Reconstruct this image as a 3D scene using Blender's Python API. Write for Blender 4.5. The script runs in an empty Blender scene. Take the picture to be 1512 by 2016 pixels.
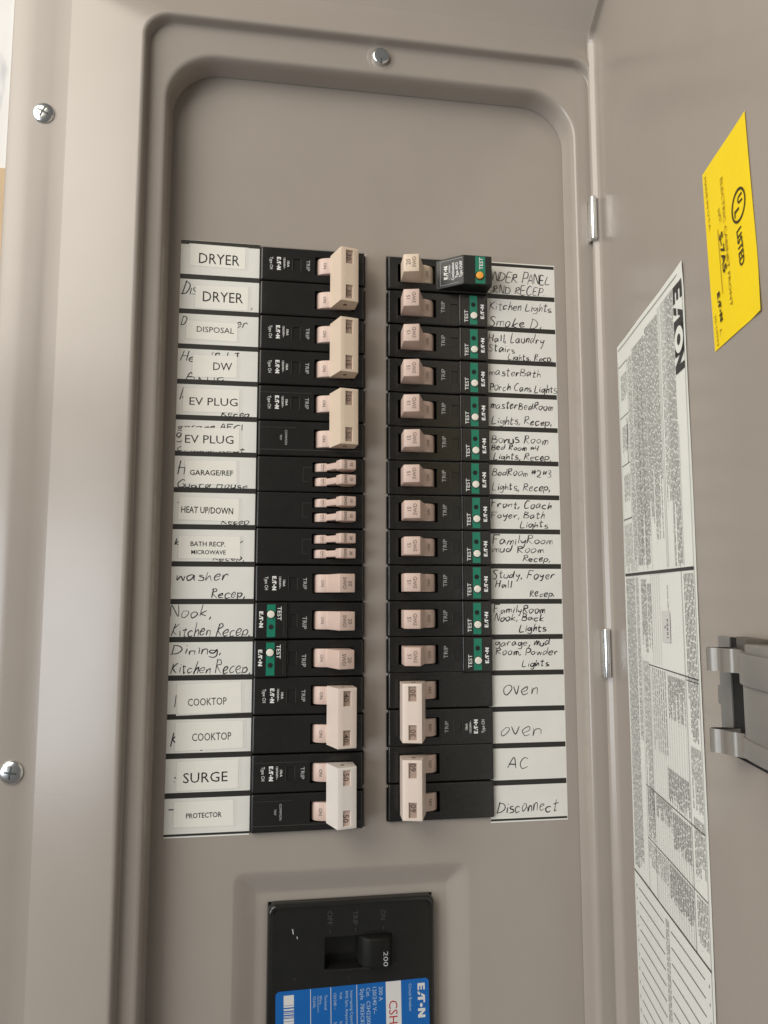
import bpy, bmesh, math, random
from mathutils import Vector, Matrix
random.seed(7)
R=math.radians
scene=bpy.context.scene
S=0.001                                   # everything below is laid out in millimetres
# ------------------------------------------------------------------ camera
cd=bpy.data.cameras.new('camera'); cam=bpy.data.objects.new('camera',cd); scene.collection.objects.link(cam)
cam.location=(-55.95*S,-404.25*S,-35.25*S)
cam.rotation_euler=(math.pi/2+0.108162,0,-0.155387)
cd.sensor_fit='VERTICAL'; cd.sensor_height=36; cd.sensor_width=27; cd.lens=36*1513.96/2016
cd.clip_start=0.01; cd.clip_end=50
scene.camera=cam
# ------------------------------------------------------------------ world and lamps
w=bpy.data.worlds.new('World'); scene.world=w; w.use_nodes=True
bg=w.node_tree.nodes['Background']; bg.inputs[0].default_value=(1.0,0.96,0.92,1); bg.inputs[1].default_value=0.14
def area(name,loc,target,sx,sy,power,col):
    l=bpy.data.lights.new(name,'AREA'); l.shape='RECTANGLE'; l.size=sx; l.size_y=sy; l.energy=power; l.color=col
    o=bpy.data.objects.new(name,l); scene.collection.objects.link(o); o.location=loc
    d=Vector(target)-Vector(loc); o.rotation_euler=d.to_track_quat('-Z','Y').to_euler(); return o
area('window_light_low',(-1.78,-1.40,-0.21),(0,0,-0.21),1.3,0.80,22,(0.88,0.94,1.0))
area('window_light',(-1.78,-1.40,0.92),(0,0,0.92),1.3,1.45,11,(1.0,0.96,0.90))
area('ceiling_light',(-0.70,-0.60,0.68),(0,0,0.10),0.9,0.75,9.3,(1.0,0.93,0.81))
scene.view_settings.view_transform='Standard'; scene.view_settings.look='None'
scene.view_settings.exposure=0; scene.view_settings.gamma=1; scene.view_settings.use_curve_mapping=False
scene.render.engine='CYCLES'
# ------------------------------------------------------------------ materials
def mat(name,col,rough=0.5,metal=0.0,spec=0.5,noise=0.0,nscale=60,bump=0.0,bscale=900,rvar=0.0,coat=0.0,specks=None):
    m=bpy.data.materials.new(name); m.use_nodes=True; nt=m.node_tree; b=nt.nodes['Principled BSDF']
    c=(col[0],col[1],col[2],1)
    b.inputs['Base Color'].default_value=c; b.inputs['Roughness'].default_value=rough; b.inputs['Metallic'].default_value=metal
    b.inputs['Specular IOR Level'].default_value=spec; b.inputs['Coat Weight'].default_value=coat; b.inputs['Coat Roughness'].default_value=0.12
    tc=nt.nodes.new('ShaderNodeTexCoord')
    last=None
    if noise>0:
        n=nt.nodes.new('ShaderNodeTexNoise'); n.inputs['Scale'].default_value=nscale; n.inputs['Detail'].default_value=6
        nt.links.new(tc.outputs['Object'],n.inputs['Vector'])
        mx=nt.nodes.new('ShaderNodeMix'); mx.data_type='RGBA'
        mx.inputs['A'].default_value=tuple(max(0,v*(1-noise)) for v in col)+(1,)
        mx.inputs['B'].default_value=tuple(min(1,v*(1+noise)) for v in col)+(1,)
        nt.links.new(n.outputs['Fac'],mx.inputs['Factor']); last=mx.outputs['Result']
    if specks:
        n=nt.nodes.new('ShaderNodeTexNoise'); n.inputs['Scale'].default_value=specks[0]; n.inputs['Detail'].default_value=3
        mp=nt.nodes.new('ShaderNodeMapping'); mp.inputs['Scale'].default_value=specks[3]
        nt.links.new(tc.outputs['Object'],mp.inputs['Vector']); nt.links.new(mp.outputs['Vector'],n.inputs['Vector'])
        r=nt.nodes.new('ShaderNodeMapRange'); r.inputs['From Min'].default_value=specks[1]; r.inputs['From Max'].default_value=specks[1]+0.08
        nt.links.new(n.outputs['Fac'],r.inputs['Value'])
        mx=nt.nodes.new('ShaderNodeMix'); mx.data_type='RGBA'
        if last is None: mx.inputs['A'].default_value=c
        else: nt.links.new(last,mx.inputs['A'])
        mx.inputs['B'].default_value=specks[2]+(1,)
        nt.links.new(r.outputs['Result'],mx.inputs['Factor']); last=mx.outputs['Result']
    if last is not None: nt.links.new(last,b.inputs['Base Color'])
    if rvar>0:
        n=nt.nodes.new('ShaderNodeTexNoise'); n.inputs['Scale'].default_value=35; n.inputs['Detail'].default_value=8
        nt.links.new(tc.outputs['Object'],n.inputs['Vector'])
        r=nt.nodes.new('ShaderNodeMapRange'); r.inputs['To Min'].default_value=rough-rvar; r.inputs['To Max'].default_value=rough+rvar
        nt.links.new(n.outputs['Fac'],r.inputs['Value']); nt.links.new(r.outputs['Result'],b.inputs['Roughness'])
    if bump>0:
        n=nt.nodes.new('ShaderNodeTexNoise'); n.inputs['Scale'].default_value=bscale; n.inputs['Detail'].default_value=2
        nt.links.new(tc.outputs['Object'],n.inputs['Vector'])
        bp=nt.nodes.new('ShaderNodeBump'); bp.inputs['Strength'].default_value=bump; bp.inputs['Distance'].default_value=0.0002
        nt.links.new(n.outputs['Fac'],bp.inputs['Height']); nt.links.new(bp.outputs['Normal'],b.inputs['Normal'])
    return m
M=dict(
 paint=mat('taupe_paint',(0.348,0.306,0.270),0.225,noise=0.04,nscale=40,bump=0.10,bscale=700,rvar=0.035,specks=(520,0.77,(0.50,0.46,0.41),(1,1,1))),
 black=mat('black_plastic',(0.0145,0.014,0.013),0.23,noise=0.25,nscale=120,bump=0.08,bscale=2500,rvar=0.07,specks=(260,0.735,(0.075,0.075,0.07),(0.25,1,2.2))),
 gloss=mat('glossy_black_plastic',(0.013,0.013,0.012),0.20,noise=0.2,nscale=150,rvar=0.06,specks=(300,0.75,(0.09,0.09,0.085),(0.6,1,1))),
 knob=mat('matt_black_plastic',(0.007,0.007,0.006),0.6,spec=0.25,noise=0.3,nscale=200,bump=0.2,bscale=900),
 arc=mat('satin_black_plastic',(0.011,0.011,0.010),0.42,noise=0.2,nscale=150,rvar=0.06,specks=(300,0.75,(0.09,0.09,0.085),(0.6,1,1))),
 dark=mat('dark_interior',(0.006,0.006,0.006),0.8),
 handle=mat('beige_pink_plastic',(0.600,0.450,0.385),0.38,noise=0.03,nscale=90,bump=0.05,bscale=3000,rvar=0.06),
 tie=mat('beige_plastic',(0.680,0.550,0.430),0.42,noise=0.03,nscale=90,bump=0.05,bscale=3000,rvar=0.06),
 tiemid=mat('pinkish_cream_plastic',(0.710,0.600,0.525),0.40,noise=0.03,nscale=90,bump=0.05,bscale=3000,rvar=0.06),
 tiepale=mat('pale_beige_plastic',(0.740,0.680,0.630),0.40,noise=0.03,nscale=90,bump=0.05,bscale=3000,rvar=0.06),
 window=mat('rating_window',(0.36,0.26,0.21),0.5,noise=0.05),
 mark=mat('dark_handle_print',(0.075,0.05,0.04),0.6),
 white=mat('white_print',(0.80,0.80,0.78),0.5),
 greyp=mat('grey_print',(0.46,0.47,0.47),0.5,noise=0.25,nscale=900),
 emboss=mat('embossed_black_print',(0.048,0.048,0.045),0.5),
 green=mat('green_print',(0.010,0.185,0.115),0.35,noise=0.05),
 btn=mat('white_button',(0.80,0.77,0.68),0.35),
 btno=mat('orange_button',(0.86,0.40,0.06),0.35),
 strip=mat('white_card',(0.76,0.75,0.70),0.55,noise=0.05,nscale=55),
 field=mat('off_white_card',(0.74,0.73,0.685),0.55,noise=0.09,nscale=45),
 bar=mat('black_printed_bar',(0.022,0.02,0.017),0.5,noise=0.1),
 paper=mat('taped_paper',(0.82,0.805,0.735),0.35,noise=0.05,nscale=70),
 tape=mat('clear_tape_edge',(0.725,0.71,0.665),0.22),
 ink=mat('black_ink',(0.022,0.02,0.025),0.5),
 type=mat('black_typed_ink',(0.016,0.015,0.015),0.5),
 zinc=mat('zinc_metal',(0.78,0.80,0.80),0.24,metal=1.0,noise=0.08,nscale=300,rvar=0.08),
 zincd=mat('dark_screw_recess',(0.10,0.11,0.11),0.5,metal=0.6),
 yellow=mat('yellow_sticker',(0.91,0.665,0.002),0.50,noise=0.03,nscale=500,bump=0.05,bscale=2500),
 ybrown=mat('dark_sticker_print',(0.045,0.03,0.005),0.5),
 yfaint=mat('faint_sticker_print',(0.30,0.19,0.004),0.5,noise=0.4,nscale=700),
 sheet=mat('white_sheet',(0.80,0.81,0.76),0.42,noise=0.03,nscale=60),
 fine=mat('fine_sheet_print',(0.14,0.14,0.14),0.5),
 print=mat('sheet_print',(0.035,0.035,0.035),0.5),
 blue=mat('blue_label',(0.005,0.115,0.40),0.4,noise=0.04),
 lblw=mat('label_white',(0.66,0.65,0.63),0.45),
 lblt=mat('label_pale_print',(0.40,0.52,0.66),0.45),
 red=mat('red_print',(0.42,0.012,0.02),0.45),
 latch=mat('grey_latch_plastic',(0.20,0.19,0.175),0.32,noise=0.05,rvar=0.05),
 latchd=mat('dark_latch_plastic',(0.075,0.065,0.052),0.45),
 latchc=mat('grey_spring_steel',(0.23,0.225,0.215),0.42,metal=0.3,noise=0.05),
 steel=mat('brushed_steel',(0.25,0.235,0.215),0.38,metal=0.5,noise=0.06,nscale=400,rvar=0.05),
 drywall=mat('white_crinkled_plaster',(0.80,0.79,0.77),0.7,noise=0.06,nscale=30,bump=1.0,bscale=60,specks=(70,0.60,(0.60,0.61,0.62),(1,1,.25))),
 wood=mat('tan_wood',(0.64,0.47,0.29),0.6,noise=0.12,nscale=50),
)
# ------------------------------------------------------------------ helpers
def tag(o,label=None,cat=None,group=None,kind=None):
    if label: o['label']=label
    if cat: o['category']=cat
    if group: o['group']=group
    if kind: o['kind']=kind
    return o
def empty(name,loc=(0,0,0),parent=None):
    o=bpy.data.objects.new(name,None); scene.collection.objects.link(o); o.empty_display_size=0.01
    o.location=Vector(loc)*S
    if parent: o.parent=parent
    return o
class MB:
    """collects faces of one mesh, in millimetres (x right, y into the wall, z up)"""
    def __init__(s): s.v=[]; s.f=[]; s.m=[]
    def add(s,vs,fs,mi=0):
        b=len(s.v); s.v+= [tuple(q) for q in vs]; s.f+=[tuple(b+i for i in f) for f in fs]; s.m+=[mi]*len(fs)
    def quad(s,x0,x1,z0,z1,y,mi=0): s.add([(x0,y,z0),(x1,y,z0),(x1,y,z1),(x0,y,z1)],[(0,1,2,3)],mi)
    def box(s,x0,x1,y0,y1,z0,z1,mi=0,bev=0.0,seg=2):
        bm=bmesh.new(); bmesh.ops.create_cube(bm,size=1)
        for q in bm.verts: q.co=Vector(((x0+x1)/2+q.co.x*(x1-x0),(y0+y1)/2+q.co.y*(y1-y0),(z0+z1)/2+q.co.z*(z1-z0)))
        if bev>0: bmesh.ops.bevel(bm,geom=bm.edges[:],offset=bev,segments=seg,profile=0.5,affect='EDGES')
        s.bm(bm,mi)
    def bm(s,bm,mi=0):
        bm.verts.ensure_lookup_table(); bm.verts.index_update()
        s.add([q.co for q in bm.verts],[[q.index for q in f.verts] for f in bm.faces],mi); bm.free()
    def prism(s,poly,z0,z1,mi=0,bev=0.0,seg=2):
        """poly: (x, h) with h towards the viewer, extruded along z"""
        bm=bmesh.new()
        a=[bm.verts.new((x,-h,z0)) for x,h in poly]; b=[bm.verts.new((x,-h,z1)) for x,h in poly]; n=len(poly)
        bm.faces.new(a); bm.faces.new(b[::-1])
        for i in range(n): bm.faces.new((a[i],b[i],b[(i+1)%n],a[(i+1)%n]))
        bmesh.ops.recalc_face_normals(bm,faces=bm.faces[:])
        if bev>0: bmesh.ops.bevel(bm,geom=bm.edges[:],offset=bev,segments=seg,profile=0.5,affect='EDGES',clamp_overlap=True)
        s.bm(bm,mi)
    def cyl(s,c,axis,r0,r1,L,n=24,mi=0,bev=0.0):
        bm=bmesh.new(); bmesh.ops.create_cone(bm,cap_ends=True,segments=n,radius1=r0,radius2=r1,depth=L)
        if bev>0:
            ed=[e for e in bm.edges if abs(e.verts[0].co.z-e.verts[1].co.z)<1e-6]
            bmesh.ops.bevel(bm,geom=ed,offset=bev,segments=3,profile=0.5,affect='EDGES')
        q=Vector((0,0,1)).rotation_difference(Vector(axis)).to_matrix().to_4x4()
        bmesh.ops.transform(bm,matrix=Matrix.Translation(Vector(c))@q,verts=bm.verts[:]); s.bm(bm,mi)
    def build(s,name,mats,parent=None,loc=None,smooth=35):
        me=bpy.data.meshes.new(name); me.from_pydata([(x*S,y*S,z*S) for x,y,z in s.v],[],s.f)
        for m in (mats if isinstance(mats,(list,tuple)) else [mats]): me.materials.append(m)
        if any(s.m): me.polygons.foreach_set('material_index',s.m)
        if smooth:
            me.polygons.foreach_set('use_smooth',[True]*len(me.polygons)); me.set_sharp_from_angle(angle=R(smooth))
        me.update()
        o=bpy.data.objects.new(name,me); scene.collection.objects.link(o)
        if loc: o.location=Vector(loc)*S
        if parent: o.parent=parent
        return o
def heights(mb,xs,zs,h,skip=None,skirt=None,mi=0):
    """relief surface facing the viewer; h(x,z) is the height above the plane y=0"""
    vs=[(x,-h(x,z),z) for z in zs for x in xs]; nx=len(xs); fs=[]
    for j in range(len(zs)-1):
        for i in range(nx-1):
            if skip and skip((xs[i]+xs[i+1])/2,(zs[j]+zs[j+1])/2): continue
            fs.append((j*nx+i,j*nx+i+1,(j+1)*nx+i+1,(j+1)*nx+i))
    if skirt is not None:
        nz=len(zs); loop=[i for i in range(nx)]+[j*nx+nx-1 for j in range(1,nz)]+[(nz-1)*nx+i for i in range(nx-2,-1,-1)]+[j*nx for j in range(nz-2,0,-1)]
        b=len(vs); vs+=[(vs[i][0],skirt,vs[i][2]) for i in loop]; n=len(loop)
        for k in range(n): fs.append((loop[k],b+k,b+(k+1)%n,loop[(k+1)%n]))
    mb.add(vs,fs,mi)
def rrect(x0,x1,z0,z1,r,n=10):
    pts=[]
    for cx,cz,a0 in ((x1-r,z1-r,0),(x0+r,z1-r,90),(x0+r,z0+r,180),(x1-r,z0+r,270)):
        for k in range(n+1):
            a=R(a0+90*k/n); pts.append((cx+r*math.cos(a),cz+r*math.sin(a)))
    return pts
def loft(mb,loops,mp=lambda a,b,y:(a,y,b),cap=False,mi=0):
    """loops of (points, y): neighbouring loops are joined"""
    vs=[];fs=[];n=len(loops[0][0])
    for p,y in loops: vs+=[mp(a,b,y) for a,b in p]
    for k in range(len(loops)-1):
        for i in range(n):
            j=(i+1)%n; fs.append((k*n+i,(k+1)*n+i,(k+1)*n+j,k*n+j))
    if cap: fs.append(tuple((len(loops)-1)*n+i for i in range(n)))
    mb.add(vs,fs,mi)
# ---- printed text (outlines of Blender's built-in font, laid into one mesh)
_tc={}
def glyphs(s,bold=0.0,res=2):
    k=(s,bold)
    if k not in _tc:
        c=bpy.data.curves.new('t','FONT'); c.body=s; c.size=1; c.resolution_u=res; c.offset=bold; c.fill_mode='FRONT'
        o=bpy.data.objects.new('t',c); scene.collection.objects.link(o)
        dg=bpy.context.evaluated_depsgraph_get(); me=bpy.data.meshes.new_from_object(o.evaluated_get(dg))
        V=[(q.co.x,q.co.y) for q in me.vertices]; F=[tuple(p.vertices) for p in me.polygons]
        bpy.data.objects.remove(o); bpy.data.curves.remove(c); bpy.data.meshes.remove(me)
        x0=min(v[0] for v in V); x1=max(v[0] for v in V); y0=min(v[1] for v in V); y1=max(v[1] for v in V)
        _tc[k]=([(a-x0,b) for a,b in V],F,x1-x0,y0,y1)
    return _tc[k]
CAP=0.729                                  # cap height of the built-in font at size 1
def text(mb,s,x,z,y,cap,ang=0,width=None,bold=0.0,align='c',mi=0,mp=None,valign='c'):
    """s centred (or left 'l') on x,z; ang 0 reads right, 90 reads up, -90 reads down; cap = capital height in mm"""
    V,F,W,a,b=glyphs(s,bold); sy=cap/CAP; sx=sy if width is None else width/W
    ca,sa=math.cos(R(ang)),math.sin(R(ang)); out=[]
    for u,v in V:
        u=u*sx-(W*sx/2 if align=='c' else 0); v=v*sy-(cap/2 if valign=='c' else 0)
        p=(x+u*ca-v*sa,z+u*sa+v*ca); out.append(mp(p[0],p[1],y) if mp else (p[0],y,p[1]))
    mb.add(out,F,mi)
# ---- the slanted maker's lettering, as polygons in a box 3.1 wide and 1 high
def circ(cx,cy,r,n=16): return [(cx+r*math.cos(2*math.pi*k/n),cy+r*math.sin(2*math.pi*k/n)) for k in range(n)]
LOGO=[[(0,0),(.62,0),(.62,.22),(.26,.22),(.26,.39),(.58,.39),(.58,.60),(.26,.60),(.26,.78),(.62,.78),(.62,1),(0,1)],
 [(.70,0),(.97,0),(1.10,.32),(.84,.32)],[(.90,.48),(1.12,.48),(1.25,.78),(1.25,0),(1.52,0),(1.52,.78),(1.78,.78),(1.78,1),(1.12,1)],
 circ(2.0,.46,.19),[(2.28,0),(2.53,0),(2.53,.55),(2.86,0),(3.12,0),(3.12,1),(2.87,1),(2.87,.45),(2.54,1),(2.28,1)]]
def logo(mb,x,z,y,cap,ang=0,width=None,mi=0,mp=None):
    sx=cap if width is None else width/3.12; ca,sa=math.cos(R(ang)),math.sin(R(ang))
    for P in LOGO:
        out=[]
        for u,v in P:
            u=(u-1.56)*sx; v=(v-.5)*cap; p=(x+u*ca-v*sa,z+u*sa+v*ca); out.append(mp(p[0],p[1],y) if mp else (p[0],y,p[1]))
        mb.add(out,[tuple(range(len(P)))],mi)
# ---- handwriting: pen strokes on a grid 10 high
HW={'a':'5,4 3,5 0,3 1,0 3,1 5,4 5,1 6,0','b':'1,10 0,1 0,0 3,0 5,3 3,5 0,3','c':'5,4 3,5 0,3 1,0 3,0 5,1','d':'5,4 2,5 0,2 1,0 3,1 5,4 6,10 5,0',
'e':'0,2 4,3 4,5 2,5 0,3 1,0 3,0 5,1','f':'5,9 4,10 2,8 2,-1/0,5 4,5','g':'5,4 2,5 0,3 1,1 3,1 5,5 5,-2 3,-4 0,-3','h':'1,10 0,0 1,3 3,5 4,4 4,0',
'i':'1,5 1,0/1,7.6 1.3,7','k':'1,10 0,0/5,5 1,2 5,0','l':'1.4,10 1,0','m':'0,5 0,0 1,4 2,5 3,4 3,0 4,4 5,5 6,4 6,0','n':'0,5 0,0 1,4 3,5 4,4 4,0',
'o':'2,5 0,3 1,0 3,0 5,3 4,5 2,5','p':'0,5 0,-4/0,4 3,5 5,3 3,0 0,1','r':'0,5 0,0 1,4 3,5 4,4','s':'4,5 1,5 1,3 4,2 4,0 0,0','t':'2,9 2,1 3,0 4,1/0,6 4.5,6.4',
'u':'0,5 0,1 2,0 4,1 4,5 4,0','v':'0,5 2,0 4,5','w':'0,5 1,0 3,4 5,0 6,5','y':'0,5 1,2 4,3 5,5/5,5 3,-3 1,-4','x':'0,5 4,0/4,5 0,0','A':'0,0 3,10 6,0/1,4 5,4',
'B':'1,10 0,0/1,10 5,9 4,6 1,5 6,4 5,0 0,0','C':'6,9 3,10 0,5 2,0 6,1','D':'1,10 0,0/0,10 5,9 7,5 4,1 -1,0','E':'5,10 0,10 0,0 5,0/0,5 4,5','F':'0,10 0,0/0,10 6,10/0,5 4,5',
'G':'6,9 3,10 0,5 2,0 6,1 6,4 4,4','H':'1,10 0,0/6,10 5,0/0,5 6,5','I':'1,10 1,0','K':'1,10 0,0/6,10 1,5 6,0','L':'1,10 0,0 5,0','N':'0,0 0,10 5,0 5,10','P':'1,10 0,0/0,10 5,9 5,5 1,4',
'R':'1,10 0,0/0,9 4,10 5,7 1,5 6,0','S':'6,9 3,10 1,8 5,4 4,0 0,1','U':'0,10 0,2 2,0 5,2 5,10','1':'1,10 1,0','2':'0,8 2,10 5,8 4,4 0,0 6,0','3':'0,9 4,10 5,7 2,5 5,3 4,0 0,0','4':'1,10 0,5 5,5/5,10 4,0',
'#':'2,9 1,3/5,9 4,3/0,7 6,7/0,5 6,5',',':'1,1 0,-2','.':'0.6,0.6 1,0','-':'0,4 4,4.5',':':'1,6 1.3,5/1,1 1.3,0'}
ADV={c:max(float(p.split(',')[0]) for st in s.split('/') for p in st.split()) for c,s in HW.items()}
def smoothpath(P,n=5):
    if len(P)<3: return P
    Q=[P[0]]+P+[P[-1]]; out=[]
    for i in range(1,len(Q)-2):
        a,b,c,d=Q[i-1],Q[i],Q[i+1],Q[i+2]
        for k in range(n):
            t=k/n; out.append(tuple(0.5*((2*b[j])+(-a[j]+c[j])*t+(2*a[j]-5*b[j]+4*c[j]-d[j])*t*t+(-a[j]+3*b[j]-3*c[j]+d[j])*t**3) for j in (0,1)))
    return out+[P[-1]]
def write(mb,s,x0,x1,z,cap,y,pen=0.34):
    tot=0; pos=[]
    for c in s:
        if c==' ': tot+=4.5; pos.append(None); continue
        pos.append(tot); tot+=ADV[c]+2.0
    tot-=2.0; sx=(x1-x0)/max(tot,1); sy=cap/10; rng=random.Random(s+str(x0))
    for c,p in zip(s,pos):
        if p is None: continue
        dz=rng.uniform(-.09,.09)*cap; k=rng.uniform(.82,1.16); sl=rng.uniform(.06,.26)
        for st in HW[c].split('/'):
            P=[tuple(float(q) for q in a.split(',')) for a in st.split()]
            P=[((a+rng.uniform(-.55,.55)),(b*k+rng.uniform(-.5,.5))) for a,b in P]
            P=smoothpath(P); P=[(x0+(p+a)*sx+sl*b*sy,z+dz+b*sy) for a,b in P]
            W=pen*rng.uniform(.65,1.2); L=[]
            for i,(a,b) in enumerate(P):
                q0=P[max(0,i-1)]; q1=P[min(len(P)-1,i+1)]; dx,dy=q1[0]-q0[0],q1[1]-q0[1]; l=math.hypot(dx,dy) or 1
                ww=W*(.5+.5*math.sin(math.pi*(i+.6)/(len(P)+.2)))/2
                L.append((a-dy/l*ww,b+dx/l*ww,a+dy/l*ww,b-dx/l*ww))
            vs=[];fs=[]
            for a,b,c2,d in L: vs+=[(a,y,b),(c2,y,d)]
            for i in range(len(L)-1): fs.append((2*i,2*i+1,2*i+3,2*i+2))
            mb.add(vs,fs)
HAND=[
('R',0,'UNDER PANEL',66.4,103.2,141.7,5.7),
('R',0,'GRND RECEP.',66.2,99.8,134.6,4.6),
('R',1,'Kitchen Lights',67.5,103.6,125.4,4.7),
('R',1,'Smoke D,',66.8,97.4,115.4,5.5),
('R',2,'Hall, Laundry',66.7,98.8,106.3,4.9),
('R',2,'Stairs',66.3,81.6,100.7,4.0),
('R',2,'Lights, Recp,',78.0,103.7,96.3,3.6),
('R',3,'masterBath',66.9,96.3,87.1,4.5),
('R',3,'Porch Cans Lights',67.0,105.8,78.6,4.5),
('R',4,'masterBedRoom',67.4,103.0,68.4,4.3),
('R',4,'Lights, Recep,',68.0,102.4,59.6,4.3),
('R',5,'Bonus Room',67.5,99.8,48.9,4.7),
('R',5,'Bed Room #4',67.4,94.2,44.8,3.2),
('R',5,'Lights, Recep,',68.5,101.4,39.7,3.5),
('R',6,'BedRoom #2#3',67.6,101.4,30.4,4.2),
('R',6,'Lights, Recep,',67.5,100.5,22.5,4.2),
('R',7,'Front, Coach',66.8,100.9,12.7,4.1),
('R',7,'Foyer, Bath',66.8,96.7,7.2,3.7),
('R',7,'Lights',83.2,98.6,2.1,3.6),
('R',8,'FamilyRoom',67.2,101.3,-7.2,4.4),
('R',8,'mud Room',67.3,95.8,-11.9,3.7),
('R',8,'Recep,',84.3,99.5,-16.5,3.4),
('R',9,'Study, Foyer',66.7,101.8,-26.0,4.2),
('R',9,'Hall',68.5,77.2,-30.8,3.8),
('R',9,'Recep,',87.8,101.6,-35.6,3.7),
('R',10,'FamilyRoom',67.5,95.8,-44.6,4.1),
('R',10,'Nook, Back',67.8,95.1,-48.8,3.6),
('R',10,'Lights',81.7,96.3,-54.6,3.6),
('R',11,'garage, mud',68.0,98.4,-62.1,4.0),
('R',11,'Room, Powder',68.3,102.7,-67.0,3.7),
('R',11,'Lights',82.8,97.4,-73.1,3.6),
('R',12,'oven',71.7,90.6,-88.2,7.8),
('R',13,'oven',69.8,92.0,-109.0,7.8),
('R',14,'AC',73.5,84.4,-126.1,5.5),
('R',15,'Disconnect',67.6,100.1,-148.7,6.5),
('L',9,'washer',-99.6,-73.8,-27.4,5.4),
('L',9,'Recep,',-81.9,-65.2,-36.3,4.7),
('L',10,'Nook,',-101.6,-82.1,-46.0,5.2),
('L',10,'Kitchen Recep,',-101.3,-62.4,-55.4,6.0),
('L',11,'Dining,',-100.8,-76.7,-64.7,4.6),
('L',11,'Kitchen Recep,',-101.0,-62.0,-74.2,5.9),
('L',1,'Dis',-101.0,-93.8,123.5,6.9),
('L',1,',',-64.7,-63.7,118.1,4.9),
('L',2,'D',-100.9,-98.4,106.5,4.7),
('L',2,'er',-72.2,-67.0,106.5,6.0),
('L',3,'He',-100.6,-93.6,87.4,5.1),
('L',3,'in i t',-84.9,-70.4,91.0,2.4),
('L',3,'Attic',-97.5,-78.2,77.4,4.0),
('L',4,'k',-100.2,-95.7,66.2,6.2),
('L',4,'Recep,',-78.9,-63.7,58.2,3.3),
('L',5,'garage AFCI',-100.9,-68.4,51.0,3.0),
('L',5,'g',-101.5,-98.9,45.7,4.7),
('L',5,'Ground Kept',-100.8,-67.0,39.1,2.5),
('L',6,'H',-100.6,-96.9,27.2,6.3),
('L',6,'Guard House',-100.2,-65.0,20.1,3.6),
('L',7,'Recep',-77.6,-64.0,1.6,3.5),
('L',7,'-',-100.3,-99.7,11.2,2.3),
('L',8,'k',-100.7,-98.7,-9.2,3.8),
('L',8,',',-67.5,-66.3,-7.5,3.1),
('L',8,'Recep,',-81.6,-66.1,-17.3,3.0),
('L',12,'1.',-99.3,-96.6,-90.4,5.6),
('L',13,'K',-100.2,-95.0,-110.3,6.8),
('L',13,',',-84.9,-84.0,-111.9,2.3),
('L',14,':',-98.4,-97.8,-127.2,4.5),
('L',15,'-',-100.1,-98.0,-141.6,2.9),
]
TYPED=[
(0,'DRYER',(-97.1, -68.3, 139.5, 151.2),(-92.6, -71.3, 141.0, 147.0),0),
(1,'DRYER',(-93.7, -66.3, 116.4, 129.0),(-90.1, -69.1, 120.1, 126.0),0),
(2,'DISPOSAL',(-98.2, -71.8, 99.0, 109.2),(-92.8, -73.5, 103.2, 106.4),0),
(3,'DW',(-94.3, -71.4, 79.1, 90.7),(-83.8, -74.1, 82.9, 87.3),0),
(4,'EV PLUG',(-98.7, -69.9, 60.4, 72.6),(-95.5, -70.8, 63.8, 68.1),0),
(5,'EV PLUG',(-98.9, -69.5, 39.6, 51.7),(-97.2, -72.5, 43.6, 48.1),0),
(6,'GARAGE/REF',(-96.6, -70.6, 22.3, 34.4),(-94.3, -72.3, 26.8, 29.6),1),
(7,'HEAT UP/DOWN',(-99.2, -69.1, 3.2, 15.0),(-98.1, -71.9, 6.9, 10.3),1),
(8,'BATH RECP.',(-98.8, -68.0, -16.4, -5.0),(-93.0, -75.5, -10.1, -7.6),1),
(8,'MICROWAVE',None,(-92.5, -75.2, -14.2, -12.0),1),
(12,'COOKTOP',(-97.2, -65.9, -94.1, -79.3),(-92.2, -73.2, -90.1, -86.3),0),
(13,'COOKTOP',(-97.7, -64.4, -111.7, -98.3),(-89.7, -70.5, -107.4, -103.5),0),
(14,'SURGE',(-96.4, -66.7, -131.2, -117.3),(-93.5, -71.9, -127.6, -122.5),0),
(15,'PROTECTOR',(-97.4, -68.6, -148.9, -136.7),(-91.6, -74.4, -144.6, -142.1),1),
]
STK=[
('ELECTRIC CABINET FRONT',173.0,99.4,176.4,55.0,2.0,0),
('MADE IN U.S.A.',159.5,107.3,161.8,87.1,1.6,0),
('NO.',169.6,90.4,171.2,85.3,2.0,0),
('S-7A5',169.9,82.1,172.1,68.0,3.0,1),
('LISTED',183.9,76.4,185.2,64.3,3.6,1),
('EATON',165.8,63.7,167.6,53.4,2.2,2),
('30-10993',162.7,57.3,164.1,46.4,1.5,0),
('L',166.9,50.9,167.1,49.1,1.6,0),
('_',168.9,84.3,170.5,61.9,0,3),
]

# ------------------------------------------------------------------ wall behind the cabinet
mb=MB(); loft(mb,[(rrect(-150,155,-345,285,2,3),60),(rrect(-150,155,-345,285,2,3),-2.2),(rrect(-700,900,-700,900,2,3),-2.2),(rrect(-700,900,-700,900,2,3),60)]); tag(mb.build('wall',M['drywall']),'white crinkled wall surface behind the upper left edge of the panel','wall')
mb=MB(); mb.box(-330,-152,-3.6,-2.3,-500,184,bev=0.6)
tag(mb.build('wood_board',M['wood']),'tan wooden board edge showing low behind the left flange of the panel','board')
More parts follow.
